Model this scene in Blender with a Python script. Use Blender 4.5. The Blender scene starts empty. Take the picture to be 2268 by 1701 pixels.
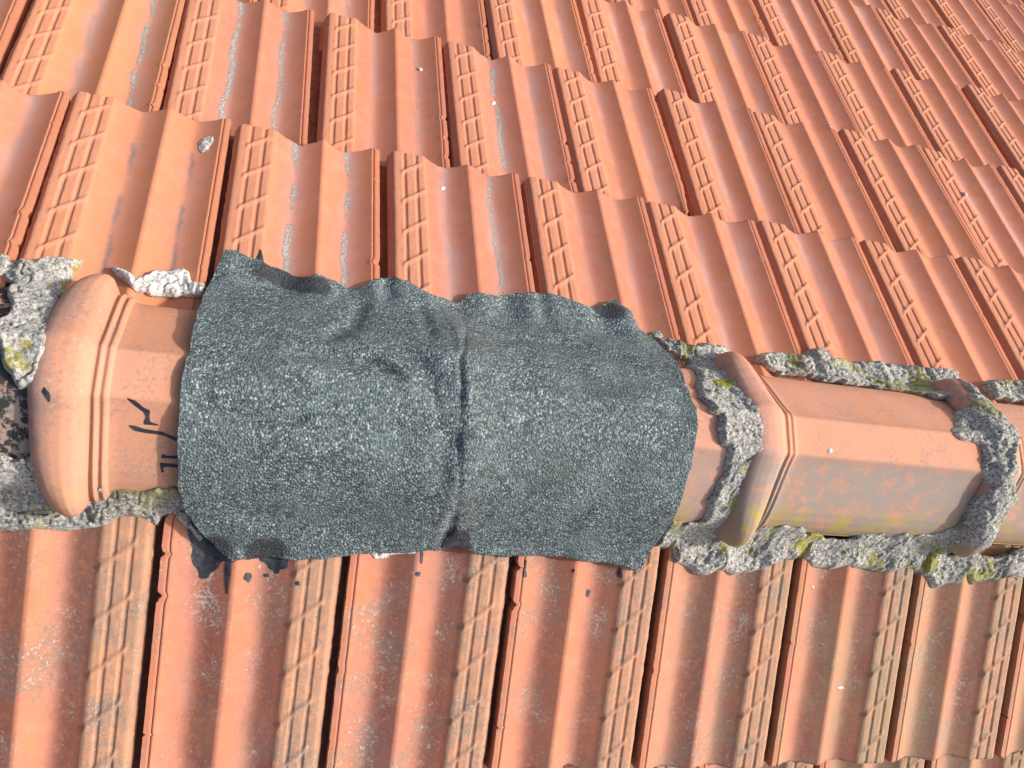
import bpy, math
import numpy as np
from mathutils import Vector, Euler

# ------------------------------------------------------------------ camera, light, exposure
W = 0.22                       # metres per tile pitch; all layout below is in tile pitches ("w")
sc = bpy.context.scene
CAM_P = (1.23543, -1.24670, 4.40981)
CAM_R = (0.269693, -0.316317, 0.018652)
CAM_F = 1.873947               # focal length * 1000 px on a 2268 px wide picture
cd = bpy.data.cameras.new("camera"); cam = bpy.data.objects.new("camera", cd)
sc.collection.objects.link(cam); sc.camera = cam
cam.location = [c * W for c in CAM_P]; cam.rotation_euler = CAM_R
cd.sensor_width = 36; cd.lens = CAM_F * 1000 / 2268 * 36
cd.clip_start = 0.01; cd.clip_end = 500

SUN = Vector((0.73, -0.03, 0.66)).normalized()      # direction towards the sun
world = bpy.data.worlds.new("World"); sc.world = world; world.use_nodes = True
wn = world.node_tree
bg = wn.nodes["Background"]
sky = wn.nodes.new("ShaderNodeTexSky"); sky.sky_type = 'NISHITA'; sky.sun_disc = False; sky.dust_density = 5.0; sky.ozone_density = 0.4; sky.air_density = 0.8
sky.sun_elevation = math.asin(SUN.z)
sky.sun_rotation = math.atan2(SUN.x, SUN.y)
wn.links.new(sky.outputs[0], bg.inputs[0]); bg.inputs[1].default_value = 0.15
sl = bpy.data.lights.new("sun", 'SUN'); sl.energy = 3.0; sl.angle = math.radians(2.0); sl.color = (1.0, 0.965, 0.925)
so = bpy.data.objects.new("sun", sl); sc.collection.objects.link(so)
so.rotation_euler = SUN.to_track_quat('Z', 'Y').to_euler(); so.location = (0, 0, 6)
sc.view_settings.view_transform = 'Standard'; sc.view_settings.look = 'None'
sc.view_settings.exposure = 0.54; sc.view_settings.gamma = 1.0

# soft folds in the felt: polyline, width, depth
XCR = 2.2991
FOLDS = [
 ([(0.9323, -0.2474), (1.2652, -0.2841), (1.5671, -0.2795)], 0.034, -0.045),
 ([(1.3194, 0.067), (1.5879, 0.0604), (1.8423, 0.0514), (2.0069, -0.0638)], 0.04, -0.042),
 ([(1.8984, 0.188), (2.0813, 0.0805), (2.21, -0.1195), (2.2599, -0.3026), (2.2395, -0.5212), (2.1254, -0.6488)], 0.06, -0.028),
 ([(2.4885, 0.7), (2.2999, 0.102), (2.2991, -0.278), (2.3469, -0.5576), (2.4186, -0.7943)], 0.014, -0.012),
 ([(2.5043, 0.3914), (3.0313, 0.3987), (3.6152, 0.2029)], 0.05, -0.034),
 ([(2.5475, -0.2085), (3.0246, -0.1984), (3.663, -0.1841)], 0.045, -0.032),
 ([(1.1169, -0.6955), (1.531, -0.7339), (2.0233, -0.6918)], 0.05, -0.02),
 ([(1.0076, -0.4065), (1.4747, -0.4232), (2.0454, -0.423)], 0.07, 0.02),
 ([(2.3908, -0.0782), (3.0273, -0.03), (3.5989, 0.0031)], 0.05, 0.016),
 ([(1.8705, 0.6806), (1.7392, 0.3149), (1.5415, 0.1303)], 0.05, -0.034),
 ([(2.1729, 0.6413), (2.1704, 0.2218)], 0.04, -0.02),
 ([(2.3805, -0.7955), (2.3784, -0.6576)], 0.03, -0.03),
]
STAINS = [((1.3149, 0.7201), 0.16), ((1.4216, 0.6849), 0.16), ((1.5242, 0.6479), 0.14), ((1.1351, -0.9004), 0.12), ((1.4162, -0.8935), 0.12), ((2.445, -0.7931), 0.1), ((3.4823, 0.7772), 0.12)]

#CORE-BEGIN
# ------------------------------------------------------------------ numeric helpers
def _h(i, j, k, s):
    n = (i * 374761393 + j * 668265263 + k * 2147483647 + s * 1274126177) & 0xffffffff
    n = ((n ^ (n >> 13)) * 1274126177) & 0xffffffff
    return ((n ^ (n >> 16)) & 0xffff) / 65535.0
def vnoise(x, y, s=0):
    x, y = np.broadcast_arrays(np.asarray(x, float), np.asarray(y, float))
    i = np.floor(x).astype(np.int64); j = np.floor(y).astype(np.int64)
    fx = x - i; fy = y - j
    fx = fx * fx * (3 - 2 * fx); fy = fy * fy * (3 - 2 * fy)
    a = _h(i, j, 0, s); b = _h(i + 1, j, 0, s); c = _h(i, j + 1, 0, s); d = _h(i + 1, j + 1, 0, s)
    return (a + (b - a) * fx) * (1 - fy) + (c + (d - c) * fx) * fy - 0.5
def fbm(x, y, s=0, o=4, r=0.55):
    t = 0.0; a = 1.0
    for k in range(o):
        t = t + a * vnoise(x * 2 ** k + 17.3 * k, y * 2 ** k - 9.1 * k, s + k); a *= r
    return t
def sm(x, a, b):
    t = np.clip((np.asarray(x, float) - a) / (b - a), 0, 1); return t * t * (3 - 2 * t)

PITCH = 0.425385; TILT = 0.07; GAUGE = 1.705946
S_FAR = 2.12306; S_NEAR = 2.37845; U_NEAR = 0.83776
A_T = PITCH - math.atan(TILT)
DU = {(0, 1): (-.017, .03), (1, 1): (-.025, -.001), (2, 1): (0, .011), (3, 1): (.01, -.002), (4, 1): (-.019, -.038), (5, 1): (-.019, -.018),
      (6, 1): (-.018, -.024), (7, 1): (.014, -.009), (1.5, 2): (.017, .029), (2.5, 2): (.006, .005), (3.5, 2): (-.014, -.017),
      (4.5, 2): (.043, .033), (5.5, 2): (-.006, -.006), (6.5, 2): (.024, .04), (7.5, 2): (.008, .029), (8.5, 2): (.01, .025),
      (5, 3): (.017, -.053), (6, 3): (-.02, -.055), (7, 3): (-.069, -.026), (8, 3): (-.041, .011), (9, 3): (.074, .084),
      (8.5, 4): (-.023, -.036), (9.5, 4): (.046, .005), (10.5, 4): (-.022, -.036)}

CRN = 0.580
def prof(q):
    """tile cross-section: ribbed band, channel, crest, channel, lip"""
    q = np.asarray(q, float)
    def ch(c, h, d): return -d * (1 - (np.clip(np.abs(q - c) / h, 0, 1) ** 2 + .014) ** .70)
    z1 = ch(0.408, 0.168, .074); z2 = ch(0.749, 0.170, .074)
    z = np.where(q < CRN - 0.004, z1, z2)
    crest = -0.004 - 10 * (q - CRN + 0.004) ** 2                    # rounded nose of the middle ridge
    z = np.where(np.abs(q - CRN + 0.004) < 0.028, np.minimum(z, crest), z)
    e = 0.285; ze = -0.074 * (1 - (((e - .408) / .168) ** 2 + .014) ** .70)
    z = np.where(q < e, ze * sm(q, 0.236, 0.300) ** 1.15 / sm(e, 0.236, 0.300) ** 1.15, z)
    fl = np.interp(q, [-.004, 0, .012, .0155, .026, .030, .042, .05], [-.05, -.048, -.042, -.024, -.018, -.006, -.001, 0])
    z = np.where(q < 0.05, fl, z)
    z = np.where(q > 0.916, -0.004 - .010 * sm(q, .925, .917), z)
    z = np.where(q > 0.960, -0.13, z)
    return z
def band_detail(q, y):
    """grooves and slanting bars pressed in the ribbed band; y runs towards the tail (0)"""
    def groove(c, w): return np.exp(-((q - c) / w) ** 4)
    g = np.maximum(groove(0.106, 0.0120), groove(0.190, 0.0120))
    ph = (y - 0.88 * (q - 0.14) - 0.115) / 0.290
    f = np.abs(ph - np.round(ph)) * 0.290
    bar = np.exp(-(f / 0.0165) ** 2) * sm(q, 0.072, 0.096) * (1 - sm(q, 0.246, 0.262)) * (y < -0.10)
    return -0.0100 * g * (1 - bar) + 0.0105 * bar
def far_z(x, y):
    i = np.floor(x + 0.0).astype(int); q = x - i
    for k, v in ((k, v) for k, v in DU.items() if k[1] == 1):
        q = np.where(i == int(k[0]), x - (k[0] + v[0]), q)
    q = np.where(q < 0, q + 1, q)
    ct = math.cos(PITCH)
    return -S_FAR * math.sin(PITCH) + (S_FAR * ct - y) * math.tan(A_T) + prof(q) / math.cos(A_T)
def near_z(x, y):
    q = np.ceil(x - U_NEAR) + U_NEAR - x
    ct = math.cos(PITCH)
    return -S_NEAR * math.sin(PITCH) + (S_NEAR * ct + y) * math.tan(A_T) + prof(q) / math.cos(A_T)
# ridge tiles
YC = -0.140
RK = [1, 1, .30, 1, 1, 1]       # the collar hidden under the felt is worn low
RX = [-1.605, 0.28, 2.165, 4.05, 5.85, 7.65]
RDY = [0.0, -0.005, 0.0, 0.012, 0.02, 0.02]
PT = [(0, .200), (.108, .200), (.118, .197), (.128, .184), (.150, .158), (.185, .124), (.235, .078), (.30, .020), (.36, -.035), (.42, -.095), (.465, -.155), (.495, -.215), (.512, -.275), (.516, -.34)]
_L = np.concatenate([[0], np.cumsum([math.hypot(b[0] - a[0], b[1] - a[1]) for a, b in zip(PT, PT[1:])])])
_s = np.linspace(0, _L[-1], 90)
def _sm1(v, sg):
    st = _s[1]; k = np.exp(-0.5 * (np.arange(-6, 7) * st / sg) ** 2); k /= k.sum()
    return np.convolve(np.concatenate([2 * v[0] - v[6:0:-1], v, 2 * v[-1] - v[-2:-8:-1]]), k, 'valid')
PTx = _sm1(np.interp(_s, _L, [a for a, b in PT]), .0075); PTz = _sm1(np.interp(_s, _L, [b for a, b in PT]), .0075)
PTx[0] = 0; PTz[:4] = PTz[4]
_k = np.exp(-0.5 * (np.arange(-14, 15) * _s[1] / .032) ** 2); _k /= _k.sum()
PSz = np.convolve(np.concatenate([np.full(14, PTz[0]), PTz, PTz[-1] + (PTz[-1] - PTz[-2:-16:-1])]), _k, 'valid')   # worn-round version for the collars
PSz = np.where(np.arange(90) > 76, PTz + (PSz[76] - PTz[76]) * np.clip((89 - np.arange(90)) / 13, 0, 1), PSz)
_CX = [0, .012, .03, .06, .10, .15, .20, .235, .252, .262, .274, .286, .300, .314, .328, .345]
_CD = [.012, .040, .056, .069, .075, .076, .066, .042, .020, .008, .026, .026, .006, .020, .018, 0]
def _soft(xa, za, n, sg):
    X = np.linspace(xa[0], xa[-1], n); Z = np.interp(X, xa, za); st = X[1] - X[0]; r = max(1, int(3 * sg / st))
    k = np.exp(-0.5 * (np.arange(-r, r + 1) * st / sg) ** 2); k /= k.sum()
    Zp = np.concatenate([2 * Z[0] - Z[r:0:-1], Z, 2 * Z[-1] - Z[-2:-r - 2:-1]])
    return X, np.convolve(Zp, k, 'valid')
COLX, COLD = _soft(_CX, _CD, 346, .0065)
COLD[0] = .012; COLD = np.maximum(COLD, 0)
def col_d(xl): return np.interp(xl, COLX, COLD)
def end_shift(t): return 0.11 * np.clip(np.abs(t) / 0.64, 0, 1) ** 5.0
KX = 3.1
def ridge_z(x, y):
    best = np.full(np.broadcast(x, y).shape, -9.0)
    for x0, dy, rk in zip(RX, RDY, RK):
        t = y - YC - dy
        xl = x - x0
        xs = np.where(xl < 0.25, (xl - end_shift(t)) * 0.25 / np.maximum(0.25 - end_shift(t), .02), xl)
        d = rk * col_d(np.clip(xs, 0, 9)) * (xs < .345)
        kk = np.clip(d / .05, 0, 1); tn = np.abs(t) / (1 + KX * d)
        z = np.interp(tn, PTx, PTz, right=-9) * (1 - kk) + np.interp(tn, PTx, PSz, right=-9) * kk + d
        best = np.where((xs >= 0) & (xl < 1.93), np.maximum(best, z), best)
    return best
def H0(x, y):
    return np.maximum(np.where(y > 0, far_z(x, y), near_z(x, y)), ridge_z(x, y))
GX0, GX1, GY0, GY1, GC = -1.2, 8.6, -1.5, 1.3, 0.01
_gx = np.arange(GX0, GX1 + GC / 2, GC); _gy = np.arange(GY0, GY1 + GC / 2, GC)
_XX, _YY = np.meshgrid(_gx, _gy)
HG = H0(_XX, _YY)
def blur(A, r):
    s = r / GC; n = int(3 * s) + 1
    k = np.exp(-0.5 * (np.arange(-n, n + 1) / s) ** 2); k /= k.sum()
    for ax in (0, 1):
        P = np.pad(A, [(n, n) if i == ax else (0, 0) for i in (0, 1)], mode='edge'); o = 0
        for i, w in enumerate(k):
            o = o + w * (P[i:i + A.shape[0], :] if ax == 0 else P[:, i:i + A.shape[1]])
        A = o
    return A
def samp(G, x, y):
    fx = np.clip((x - GX0) / GC, 0, G.shape[1] - 1.001); fy = np.clip((y - GY0) / GC, 0, G.shape[0] - 1.001)
    i = fx.astype(int); j = fy.astype(int); fx = fx - i; fy = fy - j
    return (G[j, i] * (1 - fx) + G[j, i + 1] * fx) * (1 - fy) + (G[j + 1, i] * (1 - fx) + G[j + 1, i + 1] * fx) * fy
_rk = RK[:]; RK[:] = [.2] * 6; HM = H0(_XX, _YY); RK[:] = _rk      # mortar runs in under the collars
HBM = blur(HM, 0.06)
HB3 = blur(HG, 0.03)
HB6 = blur(HG, 0.06)
_hi = np.maximum(HB6, HG - 0.0)
def dilate(A, r):
    n = int(round(r / GC))
    for ax in (0, 1):
        B = A.copy()
        for k in range(1, n + 1):
            for s_ in (k, -k): B = np.maximum(B, np.roll(A, s_, ax))
        A = B
    return A
HF = np.maximum(HG, blur(dilate(HG, .03), .05))
_D = dilate(HF, .05)
PG1 = blur(_D, .085)                       # stiff felt bridging over the ridge
PG2 = blur(dilate(HG, .02), .035)          # softened felt lying on the tiles
PG = PG2 + (PG1 - PG2) * sm(_YY, -1.02, -.82) * (1 - sm(_YY, .50, .66))
PG = np.maximum(PG, HG + .006); PG = blur(PG, .015)
def patch_z(x, y):
    z = samp(PG, x, y)
    w = 0.034 * fbm(x * 1.1, y * 3.6, 40, 2) + 0.020 * fbm(x * 3.5, y * 7, 51, 3)
    w = w + 0.012 * sm(x, XCR - .01 , XCR + .03) * (1 - sm(x, XCR + .03, XCR + .5))
    for pts, wd, amp in FOLDS:
        dd = np.full(np.shape(x), 1e9); fr = np.zeros(np.shape(x)); ns = len(pts) - 1
        for i_, ((ax, ay), (bx, by)) in enumerate(zip(pts, pts[1:])):
            L = (bx - ax) ** 2 + (by - ay) ** 2; t = np.clip(((x - ax) * (bx - ax) + (y - ay) * (by - ay)) / L, 0, 1)
            d1 = (x - ax - t * (bx - ax)) ** 2 + (y - ay - t * (by - ay)) ** 2
            fr = np.where(d1 < dd, (i_ + t) / ns, fr); dd = np.minimum(dd, d1)
        w = w + 1.3 * amp * np.exp(-dd / wd ** 2) * sm(fr, 0, .22) * (1 - sm(fr, .78, 1))
    k = sm(0.95 - np.abs(y + .12), 0.0, 0.25)
    return np.maximum(z + 0.02 + w * k, samp(HG, x, y) + .010)
def mortar_z(x, y):
    return np.maximum(samp(HBM, x, y), samp(HM, x, y)) 
#CORE-END
POLYS = {
 'lump': [(0.7678, 1.7174), (0.7846, 1.7628), (0.8099, 1.7809), (0.843, 1.7783), (0.8529, 1.7379), (0.8358, 1.6948), (0.8291, 1.6564), (0.7991, 1.6329), (0.7765, 1.6651)],
 'm_left': [(-0.286, 0.578), (-0.083, 0.5666), (0.0446, 0.5739), (0.1663, 0.6123), (0.3106, 0.6361), (0.2719, 0.5585), (0.2618, 0.4394), (0.2992, 0.2376), (0.3219, 0.0852), (0.3378, -0.0488), (0.3254, -0.1373), (0.3231, -0.244), (0.2446, -0.2696), (0.1944, -0.2124), (0.1508, -0.1108), (0.0572, -0.008), (0.1081, 0.101), (0.111, 0.2031), (0.0125, 0.406), (-0.0773, 0.4562), (-0.253, 0.4597)],
 'm_white': [(0.4354, 0.6323), (0.5146, 0.5909), (0.58, 0.5511), (0.6396, 0.5983), (0.6701, 0.6247), (0.7495, 0.6493), (0.807, 0.6736), (0.8473, 0.6469), (0.869, 0.5738), (0.9411, 0.5734), (0.9608, 0.5451), (0.9418, 0.464), (0.8224, 0.4703), (0.6384, 0.4596), (0.5686, 0.4841), (0.4868, 0.5706)],
 'm_nearleft': [(-0.0044, -0.5302), (0.1621, -0.5191), (0.2173, -0.5372), (0.3377, -0.5159), (0.3543, -0.6032), (0.3824, -0.6707), (0.4267, -0.6862), (0.4984, -0.6705), (0.5532, -0.6417), (0.6637, -0.6393), (0.852, -0.6389), (0.9588, -0.6407), (1.001, -0.6827), (1.0286, -0.7632), (1.0807, -0.8288), (1.0602, -0.8533), (1.0092, -0.7986), (0.9627, -0.7795), (0.924, -0.7063), (0.8687, -0.7284), (0.8447, -0.7728), (0.8051, -0.7548), (0.7401, -0.7485), (0.6537, -0.7385), (0.6017, -0.7774), (0.547, -0.7999), (0.3764, -0.8304), (0.2275, -0.8404), (-0.0619, -0.8333)],
 'm_ring': [(3.7279, 0.6451), (3.8067, 0.6263), (3.8615, 0.6097), (3.8975, 0.5961), (4.0495, 0.5669), (4.2947, 0.6144), (4.3837, 0.5153), (4.2413, 0.3148), (4.233, 0.2328), (4.1701, 0.0975), (4.118, -0.0123), (4.1344, -0.0857), (4.1279, -0.1786), (4.1183, -0.2622), (4.1476, -0.3105), (4.145, -0.3604), (4.1125, -0.4217), (4.1191, -0.4672), (4.1363, -0.5029), (4.1497, -0.58), (4.1976, -0.6546), (4.2438, -0.7065), (4.1286, -0.7534), (3.9213, -0.7724), (3.7596, -0.7639), (3.7644, -0.6845), (3.7424, -0.6265), (3.846, -0.6351), (3.9383, -0.6223), (3.933, -0.5951), (3.9017, -0.5158), (3.9365, -0.4517), (3.9471, -0.3871), (3.916, -0.3032), (3.8968, -0.2552), (3.853, -0.2307), (3.8524, -0.14), (3.8598, -0.0639), (3.7979, -0.0454), (3.8085, 0.0157), (3.7949, 0.0678), (3.8356, 0.1496), (3.9088, 0.2809), (3.9715, 0.4301), (3.899, 0.4644), (3.8328, 0.5371)],
 'm_near': [(3.7753, -0.7257), (3.8315, -0.6518), (3.9801, -0.6484), (4.1435, -0.709), (4.1881, -0.684), (4.2674, -0.6688), (4.3513, -0.6444), (4.4053, -0.6314), (4.5585, -0.6255), (4.833, -0.6431), (5.1439, -0.6546), (5.3378, -0.6401), (5.4768, -0.6262), (5.6688, -0.6285), (5.8943, -0.6187), (6.183, -0.6401), (6.3806, -0.7304), (6.4868, -0.7115), (6.658, -0.6638), (7.1381, -0.644), (7.2639, -0.8124), (6.77, -0.845), (6.6389, -0.8493), (6.5736, -0.9015), (6.3874, -0.9055), (6.2612, -0.8522), (6.2352, -0.8961), (6.0842, -0.9394), (5.9687, -0.9192), (5.8803, -0.8582), (5.7, -0.8257), (5.539, -0.8537), (5.3801, -0.8432), (5.2426, -0.8207), (5.1939, -0.8388), (5.0443, -0.8578), (4.9011, -0.8046), (4.8184, -0.7864), (4.6328, -0.8292), (4.5408, -0.8908), (4.385, -0.9093), (4.246, -0.8768), (4.1584, -0.917), (4.0365, -0.8818), (3.9312, -0.8577), (3.9019, -0.7657)],
 'm_ring3': [(5.8934, 0.279), (6.0577, 0.5041), (6.179, 0.5765), (6.4021, 0.5698), (6.341, 0.4173), (6.1442, 0.274), (6.0914, 0.1554), (6.0981, 0.0941), (6.0741, 0.0326), (5.9908, -0.1582), (6.0048, -0.291), (6.093, -0.3347), (6.2043, -0.3863), (6.2112, -0.4211), (6.0822, -0.4215), (6.0984, -0.4907), (6.1077, -0.5555), (6.2782, -0.6606), (6.3449, -0.7632), (6.1433, -0.7549), (5.8882, -0.6789), (5.7212, -0.6265), (5.8043, -0.6007), (5.8511, -0.5671), (5.8496, -0.4895), (5.8529, -0.4067), (5.8862, -0.3263), (5.8119, -0.2527), (5.8025, -0.0836), (5.7515, -0.0578), (5.6809, -0.0577), (5.6041, -0.0286), (5.7172, 0.1108), (5.8608, 0.2178)],
 'm_far': [(4.5017, 0.5114), (4.5466, 0.574), (4.7056, 0.6359), (4.839, 0.6302), (4.914, 0.5995), (5.027, 0.6889), (5.1091, 0.6845), (5.1338, 0.6113), (5.4462, 0.6308), (5.8455, 0.6432), (6.1387, 0.6462), (6.3366, 0.6313), (5.8985, 0.2668), (5.861, 0.3132), (5.7366, 0.3243), (5.5951, 0.3569), (5.4751, 0.392), (5.0726, 0.3909), (4.9238, 0.4152), (4.6648, 0.4336)],
 'm_farright': [(6.5316, 0.5641), (6.7745, 0.6444), (7.0193, 0.6572), (7.535, 0.6771), (7.3388, 0.4328), (6.8209, 0.4285), (6.5452, 0.4352)],
 'm_nub': [(3.7496, 0.6309), (3.786, 0.6793), (3.8383, 0.6792), (3.8563, 0.6391), (3.8436, 0.5882), (3.7807, 0.5769)],
 'm_under': [(1.9717, -0.8599), (2.0517, -0.8422), (2.2037, -0.8352), (2.2789, -0.8387), (2.1957, -0.8703), (2.0932, -0.8977), (2.0313, -0.8931)],
 'patch': [(1.018, 0.8247), (1.0867, 0.8302), (1.14, 0.8023), (1.1818, 0.7902), (1.2341, 0.7795), (1.2855, 0.7589), (1.3252, 0.7616), (1.3977, 0.7412), (1.4579, 0.7181), (1.5064, 0.7101), (1.5336, 0.7355), (1.5842, 0.7354), (1.6632, 0.7192), (1.7275, 0.6872), (1.806, 0.6875), (1.8709, 0.734), (1.9362, 0.7778), (2.0022, 0.8), (2.0506, 0.7889), (2.098, 0.7785), (2.1763, 0.7294), (2.2418, 0.7039), (2.3441, 0.6978), (2.42, 0.6877), (2.4625, 0.714), (2.5046, 0.7618), (2.5479, 0.775), (2.6204, 0.7676), (2.7157, 0.7857), (2.8162, 0.8151), (2.926, 0.8277), (3.0409, 0.8398), (3.1339, 0.8286), (3.2227, 0.7994), (3.321, 0.7938), (3.4212, 0.8193), (3.481, 0.8565), (3.528, 0.8771), (3.5578, 0.8661), (3.5696, 0.8293), (3.6349, 0.8016), (3.6533, 0.7321), (3.6791, 0.682), (3.7266, 0.6128), (3.7538, 0.508), (3.7609, 0.3867), (3.7442, 0.3011), (3.7149, 0.2049), (3.7, 0.1123), (3.6914, 0.0244), (3.7143, -0.0341), (3.7025, -0.1594), (3.6934, -0.3045), (3.6881, -0.4496), (3.7017, -0.6172), (3.7085, -0.735), (3.6914, -0.7992), (3.6801, -0.9059), (3.6375, -0.918), (3.5827, -0.8958), (3.4746, -0.8777), (3.2686, -0.8729), (3.1128, -0.8525), (2.9634, -0.8508), (2.8199, -0.8643), (2.6532, -0.8642), (2.5776, -0.85), (2.4955, -0.8159), (2.4445, -0.8252), (2.3735, -0.8462), (2.3028, -0.8542), (2.1903, -0.8768), (2.0477, -0.874), (1.8786, -0.8932), (1.7294, -0.9182), (1.5793, -0.9305), (1.4917, -0.9184), (1.3692, -0.9185), (1.2402, -0.9502), (1.188, -0.9193), (1.1366, -0.8656), (1.0491, -0.7932), (0.988, -0.7335), (0.9517, -0.6305), (0.9369, -0.4369), (0.9302, -0.2888), (0.9289, -0.1821), (0.9392, -0.0643), (0.9413, 0.0602), (0.9424, 0.2498), (0.9463, 0.4454), (0.9756, 0.591), (0.9935, 0.7153)],
 't_corner': [(0.9908, -0.7388), (1.0044, -0.8076), (1.0282, -0.8877), (1.0592, -0.9683), (1.0891, -1.0335), (1.1292, -1.035), (1.1627, -0.994), (1.1919, -0.9581), (1.2578, -0.96), (1.2968, -0.8792), (1.1941, -0.7996), (1.0699, -0.7317)],
 't_drip': [(1.2066, -0.9414), (1.2117, -1.0125), (1.2215, -1.0837), (1.2359, -1.1311), (1.2391, -1.0717), (1.2426, -0.9934), (1.2395, -0.9413)],
 't_splat': [(1.2993, -0.9027), (1.292, -0.9461), (1.3169, -0.9539), (1.3623, -0.9244), (1.388, -0.9131), (1.4249, -0.9596), (1.455, -0.9903), (1.4609, -0.978), (1.4752, -1.0215), (1.4875, -1.0018), (1.4987, -1.0163), (1.5098, -0.987), (1.5386, -0.9673), (1.5368, -0.9285), (1.5777, -0.9165), (1.5373, -0.8682), (1.3919, -0.8598)],
 't_ring': [(1.3563, -1.0258), (1.349, -1.0426), (1.3417, -1.0572), (1.3287, -1.0476), (1.3141, -1.0363), (1.3185, -1.0172), (1.3209, -1.0064), (1.3348, -1.0042), (1.3497, -1.0063)],
 't_far': [(1.2292, 0.7453), (1.2723, 0.7274), (1.3283, 0.7182), (1.4004, 0.6971), (1.4603, 0.6702), (1.5233, 0.6725), (1.586, 0.6799), (1.6636, 0.6559), (1.686, 0.6267), (1.6031, 0.5559), (1.5251, 0.5031), (1.4375, 0.515), (1.3995, 0.5923), (1.3084, 0.6221), (1.2606, 0.6749)],
 't_spike': [(1.2132, 0.7619), (1.2014, 0.8112), (1.2119, 0.8408), (1.2162, 0.8832), (1.2272, 0.8458), (1.2409, 0.8076), (1.2551, 0.7637)],
 't_eye': [(0.361, -0.2577), (0.3717, -0.2707), (0.386, -0.2817), (0.3911, -0.3037), (0.3858, -0.327), (0.3766, -0.3138), (0.3608, -0.2964), (0.3506, -0.2839)],
 't_scr1': [(0.6893, -0.2616), (0.7327, -0.2704), (0.769, -0.2936), (0.7994, -0.3039), (0.7964, -0.3257), (0.8017, -0.3476), (0.8365, -0.3561), (0.843, -0.3631), (0.8066, -0.3621), (0.7763, -0.3623), (0.7738, -0.3515), (0.7827, -0.3306), (0.7698, -0.3115), (0.7293, -0.2882)],
 't_scr2': [(0.7046, -0.3695), (0.7367, -0.371), (0.7772, -0.379), (0.8628, -0.386), (0.9259, -0.408), (0.9271, -0.4235), (0.8638, -0.4012), (0.7741, -0.3963), (0.7336, -0.3898)],
 't_scr3': [(0.8546, -0.517), (0.9404, -0.5211), (0.9413, -0.5327), (0.8742, -0.5329), (0.8729, -0.5449), (0.882, -0.5561), (0.8632, -0.5589)],
 't_scr4': [(0.859, -0.4875), (0.8688, -0.4792), (0.8817, -0.486), (0.9378, -0.4843), (0.9385, -0.494), (0.8783, -0.4961), (0.8639, -0.4989)],
 't_v': [(2.3805, -0.7955), (2.4075, -0.7678), (2.413, -0.7187), (2.4373, -0.7561), (2.445, -0.7931), (2.5309, -0.8002), (2.5739, -0.8407), (2.5144, -0.8291), (2.4464, -0.8297), (2.3728, -0.8439)],
 't_d1': [(1.4487, -1.0147), (1.4487, -1.0202), (1.4368, -1.022), (1.4245, -1.0237), (1.4205, -1.0186), (1.4144, -1.0134), (1.4256, -1.0073), (1.4359, -1.0058), (1.4437, -1.0103)],
 't_d2': [(1.6132, -1.0537), (1.614, -1.0628), (1.6055, -1.0656), (1.5963, -1.063), (1.5934, -1.059), (1.5885, -1.05), (1.5964, -1.0455), (1.6034, -1.0407), (1.6092, -1.0454)],
 't_d3': [(2.2768, -0.8568), (2.298, -0.8551), (2.3036, -0.9128), (2.2938, -0.9312), (2.2794, -0.9171)],
 't_d4': [(2.2967, -0.9791), (2.2907, -0.9864), (2.2846, -0.9943), (2.2749, -0.9914), (2.2639, -0.9845), (2.2676, -0.9759), (2.2691, -0.9691), (2.28, -0.9699), (2.2921, -0.9705)],
 't_d5': [(2.9186, -0.8775), (2.9387, -0.8768), (2.9358, -0.9242), (2.9491, -0.9759), (2.9244, -0.9822), (2.9214, -0.935)],
 't_d6': [(3.2535, -0.9292), (3.2507, -0.9363), (3.2476, -0.9434), (3.243, -0.9424), (3.238, -0.9332), (3.2375, -0.9248), (3.2393, -0.9161), (3.2448, -0.9181), (3.2494, -0.921)],
 't_d7': [(3.3727, -1.0365), (3.4025, -1.0408), (3.3965, -1.0683), (3.3886, -1.0849), (3.3686, -1.0747), (3.3682, -1.053)],
 't_d8': [(3.5466, -0.9288), (3.5589, -0.8906), (3.574, -0.9396), (3.579, -0.9614), (3.5594, -0.956)],
}
CRUMBS = {
 'a': ((4.6262, -0.2038, 0.1999), (0.02, 0.016, 0.008), 'white dropping on the flat top of the whole peach ridge tile', 'bird_dropping', 'bird dropping'),
 'b': ((2.9036, 2.8534, -1.4202), (0.022, 0.03, 0.018), 'pale mortar crumb lying in a channel of the second course', 'mortar_crumb', 'mortar crumb'),
 'd': ((7.7404, 2.8971, -1.3616), (0.018, 0.03, 0.015), 'white crumb stuck on a ribbed band at the upper right', 'mortar_crumb', 'mortar crumb'),
 'e': ((5.3862, -1.6411, -0.8528), (0.01, 0.04, 0.008), 'small white splinter on the near slope, lower right', 'paint_splinter', 'splinter'),
 'f': ((5.0337, -0.972, -0.6002), (0.01, 0.016, 0.006), 'tiny white chip on the near slope under the mortar band', 'mortar_crumb', 'mortar crumb'),
 'g': ((2.3039, 3.078, -1.49), (0.016, 0.022, 0.01), 'small grey crumb in the upper left channel of the second course', 'mortar_crumb', 'mortar crumb'),
 'h': ((2.3933, 1.698, -0.8623), (0.014, 0.026, 0.006), 'little pale lichen dot behind the middle of the patch', 'lichen_dot', 'lichen'),
 'i': ((6.5549, 3.6389, -1.776), (0.02, 0.014, 0.012), 'white mortar dab at a tile corner in the second course', 'mortar_dab', 'mortar crumb'),
}


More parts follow.
